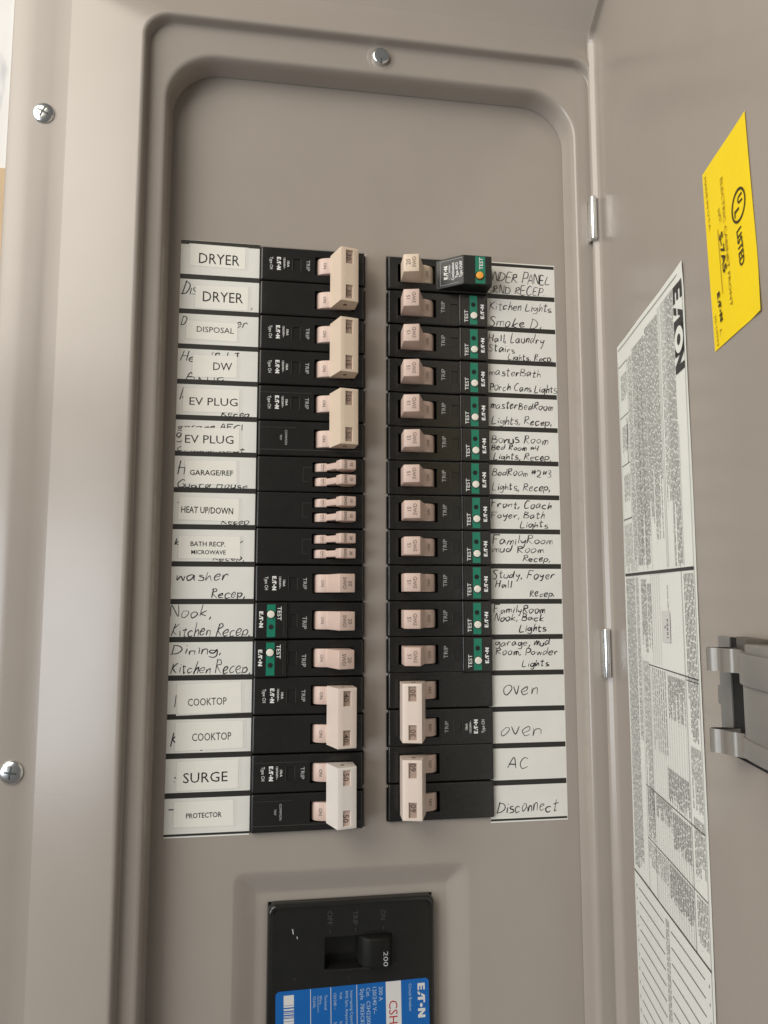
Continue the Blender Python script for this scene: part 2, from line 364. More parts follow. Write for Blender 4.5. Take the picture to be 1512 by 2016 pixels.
# ------------------------------------------------------------------ the electrical panel
panel=empty('electrical_panel'); tag(panel,'taupe painted metal breaker panel with its hinged door swung open','breaker panel')
mb=MB(); cx=2.25
def LP(hw,zt,zb,r,y): return (rrect(cx-hw,cx+hw,zb,zt,r,12),y)
loft(mb,[LP(111.5,249.3,-301,25.5,.2),LP(110.9,248.7,-300.5,25.2,.0),LP(110.5,248.2,-300,25,-.5),LP(110.7,248.4,-300.2,25,-1.0),LP(111.2,249,-300.8,25.5,-8),LP(111.5,249.3,-301,25.8,-10.4),LP(111.9,249.8,-301.5,26.2,-12.1),LP(112.5,250.5,-302,26.8,-13.2),LP(113.4,251.4,-303,27.5,-13.8),LP(114.8,252.6,-304.2,28.5,-14),
 LP(121.4,266,-318,12,-14),LP(121.9,266.5,-318.5,12.3,-14.15),LP(122.25,266.9,-319,12.6,-14.8),LP(122.5,267.1,-319.3,12.8,-17.2),LP(122.8,267.4,-319.6,13,-18.4),LP(123.4,268,-320.2,13.5,-19.1),LP(124.3,268.8,-321,14,-19.4),LP(125.5,270,-322.2,15,-19.3),
 LP(163.3,296.4,-348.4,12,-6.18),LP(163.5,296.6,-348.6,12,-6.08),LP(163.7,296.8,-348.8,12,-6.02),LP(172,305,-357,11,-5.75),LP(180,313,-365,10,-5.9),LP(192.4,329,-383,5,-4.4),LP(193,329.7,-383.7,5,-3.8),LP(193.05,329.8,-383.8,5,-1)])
mb.build('cover_trim',M['paint'],panel,smooth=50)
# dead front
LX0,LX1,LZ0,LZ1=-60.2,-3.5,-153.0,152.4
RX0,RX1,RZ0,RZ1=9.0,65.8,-150.6,151.7
MX0,MX1,MZ0,MZ1=-50.5,32.9,-288.5,-188.3
def rdist(x,z,x0,x1,z0,z1):
    dx=max(x0-x,0,x-x1); dz=max(z0-z,0,z-z1); return math.hypot(dx,dz)
ROWZ=[150.5-18.9*i for i in range(17)]
def dfh(x,z):
    h=0
    dx=max(-56.5-x,0,x-40.5); dz=max(0,z+183.5); d=(dx**5+dz**5)**.2; t=min(1,max(0,(11.5-d)/11.5)); h-=4.0*(t*t*(3-2*t)*.3+t*.7)
    for a in ((LX0,LX1,LZ0,LZ1),(RX0,RX1,RZ0,RZ1),(MX0,MX1,MZ0,MZ1)):
        d=rdist(x,z,*a)
        if d<0.9: h-=0.9-math.sqrt(max(0,0.81-(0.9-d)**2))
    if -5<x<11 and -155<z<155:
        k=min(abs(z-q) for q in ROWZ); h+=0.16*math.exp(-(k/2.6)**2)
    h+=0.10*math.sin(x*.031+1)*math.sin(z*.023)
    return h
def lines(a,b,step,extra=()):
    n=max(1,round((b-a)/step)); L=[a+(b-a)*i/n for i in range(n+1)]+list(extra); L=sorted(L); out=[L[0]]
    for q in L[1:]:
        if q-out[-1]>0.02: out.append(q)
    return out
e=(0,.06,.2,.45,.9)
xe=[]; ze=[]
for a,b in ((LX0,LX1),(RX0,RX1),(MX0,MX1)): xe+=[a-q for q in e]+[b+q for q in e]
for a,b in ((LZ0,LZ1),(RZ0,RZ1),(MZ0,MZ1)): ze+=[a-q for q in e]+[b+q for q in e]
xs=lines(-113.5,118,3.5,xe+[-69.5+i for i in range(14)]+[40+i for i in range(14)]); zs=lines(-303,251.5,2.0,ze+[-184+i*1.0 for i in range(14)])
mb=MB()
def hole(x,z): return any(a<x<b and c<z<d for a,b,c,d in ((LX0,LX1,LZ0,LZ1),(RX0,RX1,RZ0,RZ1),(MX0,MX1,MZ0,MZ1)))
heights(mb,xs,zs,dfh,hole)
for q in ROWZ[1:-1]:                      # stubs left by the broken out twist-outs
    mb.box(LX1-.5,LX1+.5,-.25,.9,q-.8+.5,q+.8+.5,bev=.22); mb.box(RX0-.5,RX0+.5,-.25,.9,q-.7,q+.7,bev=.22)
mb.build('dead_front',M['paint'],panel,smooth=40)
mb=MB(); mb.box(-112,116,14,95,-300,250); mb.build('back_box',M['dark'],panel)
# cover screws
def screw(x,y,z,r,kind,rot):
    mb=MB(); n=32
    rings=[(r,0),(r,.5),(r*.97,.9),(r*.86,1.45),(r*.66,1.95),(r*.4,2.25),(0.02,2.35)] if kind=='pan' else [(r,0),(r,1.9),(r*.93,2.25),(r*.8,2.35),(r*.4,2.4),(0.02,2.4)]
    loft(mb,[([(-q*math.cos(2*math.pi*k/n),q*math.sin(2*math.pi*k/n)) for k in range(n)],-h) for q,h in rings][::1])
    o=mb.build('cover_screw',M['zinc'],panel,(x,y,z),smooth=40); o.rotation_euler=(0,R(rot),0)
    mb=MB()
    if kind=='pan':
        mb.box(-r*.52,r*.52,-2.42,-1.2,-.42,.42,bev=.1); mb.box(-.42,.42,-2.42,-1.2,-r*.52,r*.52,bev=.1); mb.cyl((0,-2.0,0),(0,1,0),.9,1.15,.95)
    else:
        mb.box(-.35,.35,-2.46,-1.6,-r*1.0,-r*.35); 
        for k in (-.45,-.15,.2,.5): mb.box(r*k-.04,r*k+.04,-2.43,-2.3,-r*.7,r*.75)
    mb.build('drive_recess',M['zincd'] if kind=='pan' else M['zincd'],o)
    return o
screw(-172.9,-5.6,214.3,5.6,'pan',25); screw(-172.4,-5.6,-118.6,5.6,'pan',8)
tag(screw(3.3,-14.0,259.6,4.6,'slot',0),'small flat bright screw set in the top ledge')
mb=MB()                                   # paint dimple round the top screw
n=40; loft(mb,[([(3.3+q*math.cos(2*math.pi*k/n),259.6+q*math.sin(2*math.pi*k/n)) for k in range(n)],-14-h) for q,h in ((8.2,-.2),(7.6,.03),(6.6,.14),(5.7,.10),(5.2,.02),(4.9,-.4))][::-1])
mb.build('screw_dimple',M['paint'],panel)
# ------------------------------------------------------------------ door, in its own frame: s from the hinge, n off the inner face, z up
DA=R(12.45); HX,HY=126.5,-18.0
def DM(s,z,n): 
    return (HX-math.sin(DA)*s-math.cos(DA)*n, HY-math.cos(DA)*s+math.sin(DA)*n, z)
mb=MB()
def DL(i,r,n,zt=284.5): return (rrect(i,236-i,-338+i,zt-i,max(r,.3),8),n)
loft(mb,[DL(0.6,6,-1.2),DL(0.1,7,-.7),DL(0,7,0),DL(.1,7,3.2),DL(.5,7,4.0),DL(1.1,6.5,4.25),DL(1.8,6,4.0),DL(2.4,5.5,3.2),DL(2.9,5,1.6),DL(3.8,4.5,.5),DL(5.2,4,.08),DL(7.5,4,0)],mp=DM,cap=True)
mb.f=[f[::-1] for f in mb.f]
door_o=mb.build('door',M['paint'],panel,smooth=40); tag(door_o,'taupe metal door swung open on the right edge')
mb=MB(); mb.add([DM(s,z,-1.25) for s,z in ((.6,-337),(235.4,-337),(235.4,284),(.6,284))],[(0,1,2,3)]); 
mb.build('door_outer_skin',M['paint'],door_o)
def dbox(mb,s0,s1,n0,n1,z0,z1,bev=.4):
    t=MB(); t.box(s0,s1,n0,n1,z0,z1,bev=bev); mb.add([DM(a,c,b) for a,b,c in t.v],[f[::-1] for f in t.f])
def dprism(mb,prof,z0,z1,bev=0,seg=2):
    """profile (s, n) extruded along z"""
    t=MB(); t.prism([(s,n) for s,n in prof],z0,z1,bev=bev,seg=seg); mb.add([DM(a,c,-b) for a,b,c in t.v],t.f)
# latch hardware on the door
STR=[(169.6,0.6),(168.6,6),(168.7,9.4),(169.6,10.3),(170.8,9.6),(171.6,8.6),(172.6,7.6),(174.6,7.0),(176.4,6.0),(177.4,4.9),(179.2,4.0),(182.5,3.0),(190,2.0)]
STR=smoothpath(STR,4); SP=[(a,b) for a,b in STR]+[(a-.6,b-.6) for a,b in STR[::-1]]
for z0,z1 in ((-58.2,-51.2),(-82.6,-75.6)):
    mb=MB(); dprism(mb,SP,z0,z1); mb.build('latch_spring_strap',M['steel'],door_o,smooth=60)
mb=MB(); dprism(mb,[(154.5,.3),(164.5,.3),(165,1.6),(155.5,1.6)],-84,-48.4,bev=.2); dprism(mb,[(151.8,.3),(155.5,.3),(155.3,1.2),(152.2,1.2)],-70.5,-64.5,bev=.2)
mb.build('latch_guide',M['latchc'],door_o,smooth=40)
mb=MB(); dprism(mb,[(164.6,.2),(190,.2),(190,1.0),(164.6,1.0)],-85,-48.3); mb.build('latch_slot',M['dark'],door_o)
mb=MB(); dprism(mb,[(176,.5),(196,.5),(196,5.2),(188,5.4),(174,2.8)],-51.5,-47.6,bev=.3); mb.build('latch_tab',M['latchd'],door_o,smooth=40)
def hump(k,d): 
    P=smoothpath([(189.5+d,0),(188.4+d,3.5),(188.6+d,6.6),(191.5+d,9.0),(197,10.4),(205,10.8),(214,10.6),(221,9.2),(224,5.5),(224,0)],5); return [(a,b*k) for a,b in P]
mb=MB()
dprism(mb,hump(1.0,0),-59.6,-51.2,bev=.35); dprism(mb,hump(.94,.9),-74.1,-59.5,bev=.25); dprism(mb,hump(1.0,.3),-79.2,-74.0,bev=1.9,seg=4)
dbox(mb,196,214,3,9.2,-51.6,-48.6,.5)
mb.build('latch_body',M['latch'],door_o,smooth=50)
# hinges
for za,zb in ((185.4,160.6),(-52.6,-77.8)):
    h=(za+zb)/2; mb=MB(); mb.cyl((121.7,-20.6,h),(0,0,1),1.9,1.9,za-zb,bev=.5)
    mb.box(121.0,122.2,-20.0,-14.2,zb+.6,za-.6,bev=.2); o=mb.build('hinge',M['zinc'],panel)
    mb=MB(); dprism(mb,[(1.2,4.2),(2.6,4.35),(3.3,3.2),(3.7,2.4),(4.2,2.5),(3.5,4.4),(2.9,5.0),(1.2,5.0)],zb+.2,za-.2,bev=.12,seg=1); mb.build('hinge_leaf',M['zinc'],o)
# ------------------------------------------------------------------ circuit directory strips
def strip(side):
    top,p=(152.4,19.07) if side=='L' else (151.9,19.03)
    x0,x1=(-102.1,-60.7) if side=='L' else (64.0,106.4)
    root=empty('circuit_directory',((x0+x1)/2,0,0))
    if side=='L': tag(root,'long white directory strip with black bars and taped labels, left of the breakers','directory strip')
    else: tag(root,'long white directory strip with fully handwritten circuit names, right of the breakers','directory strip')
    ox=(x0+x1)/2; zb=top-16*p
    mb=MB(); mb.box(x0-ox,x1-ox,-.14,-.02,zb-1.1,top+(1.2 if side=='L' else 1.2)); mb.build('backing',M['strip'],root)
    bx1=x1-ox-(0 if side=='L' else .35)
    for i in range(17):
        hb=1.35; z0,z1=top-i*p-hb,top-i*p+hb
        if i==0: z0,z1=(top-1.15,top+1.1) if side=='L' else (top-1.2,top+.6)
        if i==16: z0,z1=top-i*p-.35,top-i*p+.75
        mb=MB(); mb.quad(x0-ox,bx1,z0,z1,-.17); mb.build('divider_bar',M['bar'],root)
    for i in range(16):
        c=top-(i+.5)*p
        mb=MB(); mb.quad(x0-ox+.05,bx1-.02,c-p/2+1.36,c+p/2-1.36,-.165); f=mb.build('label_field',M['field'],root)
        for cc,r,t,a,b,z,cap in HAND:
            if cc==side and r==i:
                mb=MB(); write(mb,t,a-ox,b-ox,z,cap,-.21,.60 if side=='R' else .58); mb.build('handwriting',M['ink'],f,smooth=0)
    return root
strip('L'); strip('R')
# typed paper labels taped over the handwriting
ORD={0:'topmost of all',1:'below the first dryer label'}
LAB={0:'white taped label typed DRYER in the topmost field',1:'white taped label typed DRYER in the second field, over handwriting',2:'white taped label typed DISPOSAL beside pole of the second double breaker',
3:'white taped label typed DW between the DISPOSAL and EV PLUG labels',4:'upper of two EV PLUG typed labels, under the DW label',5:'lower of two EV PLUG typed labels, over the GARAGE/REF label',
6:'white taped label typed GARAGE/REF in bold small capitals',7:'white taped label typed HEAT UP/DOWN, set crooked',8:'white taped label in two lines, BATH RECP. and MICROWAVE',12:'upper of two typed COOKTOP labels, under the handwritten Dining field',
13:'lower of two typed COOKTOP labels, above the SURGE label',14:'white taped label typed SURGE in large capitals',15:'white taped label typed PROTECTOR in the bottom field'}
TILT={0:-.6,1:.2,2:-.5,3:.2,4:.3,5:.3,6:.4,7:-1.2,8:-.3,12:1.4,13:.8,14:.6,15:.3}
for r,t,p,q,b in TYPED:
    if p is None: continue
    c=((p[0]+p[1])/2,0,(p[2]+p[3])/2); root=empty('taped_label',c); tag(root,LAB[r],'paper label','typed labels taped over the handwritten names'); root.rotation_euler=(0,R(-TILT[r]),0)
    hw,hh=(p[1]-p[0])/2,(p[3]-p[2])/2; mb=MB(); d=[random.uniform(-.25,.25) for _ in range(8)]
    mb.add([(-hw+d[0],-.27,-hh+d[1]),(hw+d[2],-.27,-hh+d[3]),(hw+d[4],-.27,hh+d[5]),(-hw+d[6],-.27,hh+d[7]),(-hw+d[0],-.2,-hh+d[1]),(hw+d[2],-.2,-hh+d[3]),(hw+d[4],-.2,hh+d[5]),(-hw+d[6],-.2,hh+d[7])],
      [(0,1,2,3),(0,4,5,1),(1,5,6,2),(2,6,7,3),(3,7,4,0)]); mb.build('paper',M['paper'],root,smooth=0)
    ex=min(1.6,max(.2,-60.9-(c[0]+hw)-.3))
    mb=MB(); mb.quad(-hw-.8,hw+ex,-hh-.5,hh+.4,-.19); mb.build('clear_tape',M['tape'],root)
    mb=MB()
    for r2,t2,p2,q2,b2 in TYPED:
        if r2==r: text(mb,t2,(q2[0]+q2[1])/2-c[0],(q2[2]+q2[3])/2-c[2],-.32,q2[3]-q2[2],width=q2[1]-q2[0],bold=.012 if b2 else 0.0)
    mb.build('lettering',M['type'],root,smooth=0)
# ------------------------------------------------------------------ breakers, in a frame of their own:
# t runs from the centre aisle outwards, w along the column, h towards the viewer (right hand breakers read upwards)
PW=18.5
def rnd(d,r): return r-math.sqrt(max(0,r*r-(r-max(0,min(d,r)))**2))
def body(mb,w0,w1,slots,window=None,module=False,wedge=False,base=2.5):
    x0,x1=0.0,56.1
    e=[0,.05,.18,.4,.7,1.0]
    xs=[x0+q for q in e]+[x1-q for q in e]; zs=[w0+q for q in e]+[w1-q for q in e]
    def edge(L,v): L.extend((v-.03,v+.03))
    for a,b,c,d in slots: edge(xs,a);edge(xs,b);edge(zs,c);edge(zs,d)
    if window: a,b,c,d=window; edge(xs,a);edge(xs,b);edge(zs,c);edge(zs,d)
    if module: xs+= [39.6,39.65,39.75,39.95,40.2,40.6,54.9,55.3]; zs+= [w0+.3,w1-.3]
    if wedge: xs+=[27,27.6,28.5,30,34,38.6,39.3,39.9,40.6]+[54.6,55.2]; zs+=[w0+1.3,w0+1.6,w1-1.3,w1-1.6,w0+.9,w1-.9]
    xs=lines(x0,x1,7,xs); zs=lines(w0,w1,5,zs)
    def h(x,z):
        H=base
        dz=min(z-w0,w1-z); dx=min(x-x0,x1-x)
        if module and x>39.62:
            H=base+1.3-rnd(x-39.62,.9)*1.2 if x<40.6 else base+1.3
            return max(H-rnd(dz,.9)-rnd(x1-x,.9),base-2)
        if wedge and x>27:
            H=base+max(0,min(1,(x-27.3)/12.6))*10.4
            ins=1.0
            if dz<ins-.09: return base-rnd(dz,.6)
            return max(H-rnd(dz-ins+.1,.6)-rnd(x1-x,.8),base-2)
        H-=rnd(dz,.8)+rnd(dx,1.0)
        for a,b,c,d in slots:
            if a<x<b and c<z<d: return -7.0
        if window:
            a,b,c,d=window
            if a<x<b and c<z<d: return base-.55
        return H
    heights(mb,xs,zs,h,skirt=9.0)
def handle(mb,wc,width,kind='full'):
    tip=0 if kind=='full' else 2.6
    prof=[(26.3,-1.0),(25.6,.6),(24.4,2.2),(22.8,3.3),(20.6,4.0),(19.2,4.3),(14.3,17.6-tip),(6.2+tip*.4,15.6-tip),(6.9,3.5),(8,-3),(24,-4)]
    mb.prism(prof,wc-width/2,wc+width/2,bev=.35)
def handle_small(mb,wc):
    a=[(26.6,-1.0),(26.0,.8),(24.6,2.1),(22.6,2.9),(20.6,3.2),(19.8,3.3),(19.0,-3),(25,-4)]; mb.prism(a,wc-2.2,wc+2.2,bev=.22)
    a=[(20.4,2.9),(14.6,11.4),(13.4,13.9),(11,10),(12,-2),(19.4,-2)]; mb.prism(a,wc-1.65,wc+1.65,bev=.2)
    a=[(15.6,10.2),(14.2,13.9),(13.4,14.8),(5.6,13.2),(6.2,5),(8,3),(12,3)]; mb.prism(a,wc-2.45,wc+2.45,bev=.25)
# points on the handle faces: u up a slope between two profile points
def sl(p,q,k,off=.05):
    t=p[0]+(q[0]-p[0])*k; h=p[1]+(q[1]-p[1])*k; return t,-(h+off)
def facetext(mb,s,p,q,k,w,cap,bold=0,mi=0,align='c'):
    """text reading up the column on the sloping face p-q (capital tops towards p)"""
    L=math.hypot(q[0]-p[0],q[1]-p[1]); dx,dh=(q[0]-p[0])/L,(q[1]-p[1])/L
    t0=p[0]+(q[0]-p[0])*k; h0=p[1]+(q[1]-p[1])*k; nx,nh=(-dh,dx) if dx>0 else (dh,-dx)
    def mp(x,z,y): return (t0+x*dx+nx*.06, -(h0+x*dh+nh*.06), w+z)
    text(mb,s,0,0,0,cap,ang=90,bold=bold,mi=mi,align=align,mp=mp)
FRONT=((6.2,15.6),(14.3,17.6)); ONF=((20.6,4.0),(24.0,2.92))
def print_standard(root,wc,h=2.5):
    mb=MB(); y=-h-.04
    text(mb,'TRIP',30.7,wc,y,2.0,90,width=6.0); o=mb.build('trip_lettering',M['greyp'],root,smooth=0)
    mb=MB(); text(mb,'10kA',41.4,wc-.2,y,1.25,90,bold=.01); text(mb,'120/240V~',43.5,wc-.4,y,1.05,90,width=6.2,bold=.01)
    logo(mb,46.5,wc-.2,y,2.1,90,width=7.2); text(mb,'Type CH',50.4,wc-.2,y,1.7,90,width=6.8); mb.build('maker_lettering',M['white'],root,smooth=0)
def tray(root,wc):
    mb=MB(); t0,t1=34.7,39.1
    for a,b,c,d in ((t0-.18,t0+.05,wc-3.4,wc+3.4),(t1-.05,t1+.18,wc-3.4,wc+3.4)): mb.quad(a,b,c,d,-2.56)
    mb.build('trip_window',M['emboss'],root,smooth=0)
def single(name='single_pole_breaker',amps='15',module=True,slot=True):
    root=empty(name); wc=0
    mb=MB(); body(mb,-PW/2,PW/2,[(5.4,26.9,-5.1,5.1)],window=(34.9,39.1,-3.3,3.3),module=module); mb.build('body',M['black'],root,smooth=40)
    mb=MB(); handle(mb,0,9.4); hd=mb.build('handle',M['handle'],root,smooth=50)
    mb=MB(); facetext(mb,amps,*FRONT,.30,0.2,2.1); facetext(mb,'SWD',*FRONT,.66,0,2.0); facetext(mb,'ON',*ONF,.30,0,1.7); mb.build('handle_lettering',M['mark'],hd,smooth=0)
    tray(root,0)
    if module:
        mb=MB(); text(mb,'TRIP',30.7,1.2,-2.55,2.3,90,width=6.4); mb.build('trip_lettering',M['greyp'],root,smooth=0)
        y=-3.86
        mb=MB(); mb.quad(45.7,50.0,-8.2,8.3,y); g=mb.build('green_band',M['green'],root,smooth=0)
        mb=MB(); mb.cyl((47.8,y-.01,3.2),(0,1,0),1.3,1.3,.08,24); mb.build('indicator_hole',M['dark'],g)
        mb=MB(); mb.cyl((48.0,y-.02,-3.2),(0,1,0),2.25,2.25,.06,28,0); mb.build('button_gap',M['dark'],g)
        mb=MB(); mb.cyl((48.0,y-.4,-3.2),(0,1,0),1.9,1.9,1.2,28,bev=.3); mb.build('test_button',M['btn'],root)
        mb=MB(); text(mb,'TEST',43.6,-3.6,y-.03,2.1,90,width=7.0,bold=.008); logo(mb,52.9,-.6,y-.03,2.0,90,width=8.2); mb.build('test_lettering',M['white'],root,smooth=0)
        mb=MB(); y2=y-.02                     # clear edge of the moulded test cover
        for a,b,c,d in ((41.3,41.5,-7.9,7.9),): mb.quad(a,b,c,d,y2)
        mb.build('cover_rim',M['emboss'],root,smooth=0)
    else: print_standard(root,0)
    return root
def double(name,amps,printed=(-1,),common=False,tie='tie',blank=False):
    root=empty(name)
    p=PW/2+.28
    for s in (-1,1):
        wc=s*p; mb=MB(); body(mb,wc-PW/2,wc+PW/2,[(5.4,26.9,wc-5.1,wc+5.1)],window=(34.9,39.1,wc-3.3,wc+3.3) if s in printed else None); mb.build('pole_body',M['black'],root,smooth=40)
        mb=MB(); handle(mb,wc,9.0,'short'); hd=mb.build('toggle',M['handle'],root,smooth=50)
        mb=MB(); facetext(mb,'ON',*ONF,.30,wc,1.7,bold=.01); mb.build('toggle_lettering',M['mark'],hd,smooth=0)
        if s in printed: print_standard(root,wc); tray(root,wc)
    if common:
        mb=MB(); mb.quad(.8,55.3,p+5.95,p+6.2,-2.54); mb.quad(28,55.3,-p-5.6,-p-5.42,-2.54); mb.quad(36,55.3,p-5.9,p-5.75,-2.54); mb.build('moulded_line',M['emboss'],root,smooth=0)
        mb=MB(); text(mb,'COMMON',41.5,p-.5,-2.55,1.25,90); text(mb,'TRIP',44.2,p-.5,-2.55,1.1,90); mb.build('common_lettering',M['greyp'],root,smooth=0)
    prof=[(18.9,5.0),(14.4,18.2),(4.9,16.0),(5.6,4.6)]; W=14.6
    # tie bar: a cap over both toggles, with a sunk rating window over each
    bm=MB(); a,b=prof[2],prof[1]; L=math.hypot(b[0]-a[0],b[1]-a[1]); dx,dh=(b[0]-a[0])/L,(b[1]-a[1])/L
    us=lines(0,L,3,[.0,.3,2.97,3.03,6.97,7.03,L-.3,L]); ws=lines(-W,W,4,[-W,-W+.3,W-.3,W]+[s*p+q for s in (-1,1) for q in (-3.73,-3.67,3.67,3.73)])
    vs=[];fs=[]
    for wv in ws:
        for u in us:
            inn=3<u<7 and any(abs(wv-s*p)<3.7 for s in (-1,1)); q=-.9 if inn else (-.12 if min(u,L-u,W-abs(wv))<.05 else 0)
            vs.append((a[0]+u*dx-dh*q,-(a[1]+u*dh+dx*q),wv))
    n=len(us)
    for j in range(len(ws)-1):
        for i in range(n-1): fs.append((j*n+i,j*n+i+1,(j+1)*n+i+1,(j+1)*n+i))
    bm.add(vs,fs)
    o1,o2,o3=(14.4,18.1),(18.9,5.0),(17.2,4.4); i1,i2=(4.9,15.9),(5.6,4.6)
    def side(P,Q): bm.add([(P[0],-P[1],-W),(Q[0],-Q[1],-W),(Q[0],-Q[1],W),(P[0],-P[1],W)],[(0,1,2,3)])
    side(o1,o2); side(o2,o3); side(i2,i1)
    for wv,sg in ((-W,1),(W,-1)):
        f=[(i2[0],-i2[1],wv),(o3[0],-o3[1],wv),(o2[0],-o2[1],wv),(o1[0],-o1[1],wv),(i1[0],-i1[1],wv)]; bm.add(f,[(0,1,2,3,4) if sg>0 else (4,3,2,1,0)])
    side(o3,i2)
    tb=bm.build('tie_bar',M[tie],root,smooth=30)
    for wv in (-W,W):                         # end holes
        mb=MB(); mb.cyl((11.5,-11.2,wv),(0,0,1),1.1,1.1,.1,16); mb.build('tie_bar_pin_hole',M['mark'],tb)
    mw=MB(); mt=MB()
    for s in (-1,1):
        def mp(x,z,y,s=s): return (a[0]+x*dx-dh*y,-(a[1]+x*dh+dx*y),s*p+z)
        mw.add([mp(3.05,-3.66,-.86),mp(6.95,-3.66,-.86),mp(6.95,3.66,-.86),mp(3.05,3.66,-.86)],[(0,1,2,3)])
        text(mt,amps,5.1,-.3+.6*(s>0)+(1.1 if amps=='60' else 0),-.80,2.9,90,mp=mp,bold=.015 if amps=='60' else .004)
    wi=mw.build('rating_window',M['window'] if tie!='tiepale' else M['handle'],tb,smooth=0); mt.build('rating_lettering',M['mark'],tb,smooth=0)
    return root
def tandem(name,amps):
    root=empty(name); mb=MB(); body(mb,-PW/2,PW/2,[(5.4,27.4,1.15,6.55),(5.4,27.4,-6.55,-1.15)]); mb.build('body',M['black'],root,smooth=40)
    for s in (-1,1):
        mb=MB(); handle_small(mb,s*3.85); hd=mb.build('handle',M['handle'],root,smooth=50)
        mb=MB(); facetext(mb,amps,(5.6,13.2),(13.4,14.8),.30,s*3.85,1.5,bold=.02); facetext(mb,'SWD',(5.6,13.2),(13.4,14.8),  .70,s*3.85,1.5,bold=.02); facetext(mb,'ON',(20.6,3.2),(24.2,2.5),.42,s*3.85,1.7,bold=.025); mb.build('handle_lettering',M['mark'],hd,smooth=0)
    mb=MB(); y=-2.54
    mb.quad(27.8,32.2,-4.0,-3.75,y); mb.quad(32.0,32.25,-4.0,3.6,y); mb.quad(29.6,32.2,3.4,3.65,y); mb.quad(27.8,32.4,-4.2,-4.05,y); mb.build('linking_mark',M['dark'],root,smooth=0)
    mb=MB(); mb.quad(27.8,32.6,-3.72,-3.6,y); mb.quad(32.28,32.42,-4.0,3.8,y); mb.quad(29.6,32.3,3.68,3.82,y); mb.build('linking_mark_edge',M['emboss'],root,smooth=0)
    return root
def arcfault():
    root=empty('arc_fault_breaker'); mb=MB(); body(mb,-PW/2,PW/2,[(5.4,26.4,-5.1,5.1)],wedge=True); mb.build('body',M['arc'],root,smooth=40)
    mb=MB(); handle(mb,0,9.8); hd=mb.build('handle',M['tie'],root)
    mb=MB(); facetext(mb,'20',*FRONT,.30,0.4,2.5); facetext(mb,'SWD',*FRONT,.68,0.4,2.0); facetext(mb,'ON',*ONF,.30,-.4,1.7); mb.build('handle_lettering',M['mark'],hd,smooth=0)
    P,Q=(27.3,2.55),(39.9,12.95)
    mb=MB(); k=lambda t:(t-27.3)/12.6
    L=math.hypot(Q[0]-P[0],Q[1]-P[1]); dx,dh=(Q[0]-P[0])/L,(Q[1]-P[1])/L
    def mp(x,z,y): return (P[0]+x*dx-dh*.07,-(P[1]+x*dh+dx*.07),z)
    logo(mb,5.6,0,0,2.2,90,width=7.6,mp=mp)
    text(mb,'Combination',9.9,0,0,1.7,90,width=10.0,bold=.012,mp=mp); text(mb,'Type AFCI',12.3,.2,0,1.7,90,width=8.6,bold=.012,mp=mp); text(mb,'Type CHAF',14.7,.4,0,1.7,90,width=9.2,bold=.012,mp=mp)
    mb.build('maker_lettering',M['white'],root,smooth=0)
    mb=MB()
    def line(x0,z0,x1,z1): mb.add([mp(x0,z0,0),mp(x1,z0,0),mp(x1,z1,0),mp(x0,z1,0)],[(0,1,2,3)])
    line(2.2,-6.9,2.4,6.9); line(2.2,6.75,15.6,6.9); line(2.2,-6.9,13.6,-6.75); line(7.4,-4.1,7.6,4.1); line(8.3,-4.1,8.45,4.1); line(7.4,3.95,8.45,4.1); line(7.4,-4.1,8.45,-3.95); line(7.75,-.5,8.2,3.7); mb.build('label_outline',M['greyp'],root,smooth=0)
    y=-12.97; mb=MB(); mb.quad(46.6,52.2,-7.6,7.8,y); g=mb.build('green_band',M['green'],root,smooth=0)
    mb=MB(); mb.cyl((48.9,y-.02,-3.3),(0,1,0),2.5,2.5,.06,28); mb.build('button_gap',M['dark'],g)
    mb=MB(); mb.cyl((48.9,y-.5,-3.3),(0,1,0),2.0,2.0,1.6,28,bev=.35); mb.build('test_button',M['btno'],root)
    mb=MB(); text(mb,'TEST',49.8,3.7,y-.03,2.1,90,width=6.8,bold=.012); mb.build('test_lettering',M['white'],root,smooth=0)
    return root
def copy_tree(o,parent=None):
    c=o.copy(); scene.collection.objects.link(c)
    if parent: c.parent=parent
    for ch in list(o.children): copy_tree(ch,c)
    return c
LZ=lambda i:152.1-19.06*(i+.5)
RZ=[151.5,132.3,113.0,93.8,74.6,55.8,37.1,18.4,-.3,-19.2,-38.0,-56.8,-75.3,-94.0,-112.7,-131.5,-150.2]
rj=random.Random(3)
def put(o,side,z,label,group,cat='circuit breaker'):
    j=rj.uniform(-.18,.18)
    if side=='R': o.location=Vector((9.2+j,0,z))*S; o.rotation_euler=(0,R(rj.uniform(-.25,.25)),0)
    else: o.location=Vector((-3.8+j,0,z))*S; o.rotation_euler=(0,math.pi+R(rj.uniform(-.25,.25)),0)
    tag(o,label,cat,group)
G2='double breakers joined by a tie bar'; G1='single breakers with a white test button'; GT='twin breakers with two slim handles'
put(double('two_pole_breaker','30'),'L',(LZ(0)+LZ(1))/2,'double 30 amp breaker topmost on the left, beside both DRYER labels',G2)
put(double('two_pole_breaker','15',printed=(-1,1)),'L',(LZ(2)+LZ(3))/2,'double breaker with print on both poles beside DISPOSAL and DW labels',G2)
put(double('two_pole_breaker','50',common=True),'L',(LZ(4)+LZ(5))/2,'double 50 amp breaker beside the two EV PLUG labels',G2)
put(double('two_pole_breaker','40',tie='tiemid'),'L',(LZ(12)+LZ(13))/2,'double 40 amp breaker beside the two COOKTOP labels',G2)
put(double('two_pole_breaker','50',common=True,tie='tiepale'),'L',(LZ(14)+LZ(15))/2,'pale handled double 50 amp breaker beside SURGE and PROTECTOR labels',G2)
rzc=lambda i:(RZ[i]+RZ[i+1])/2
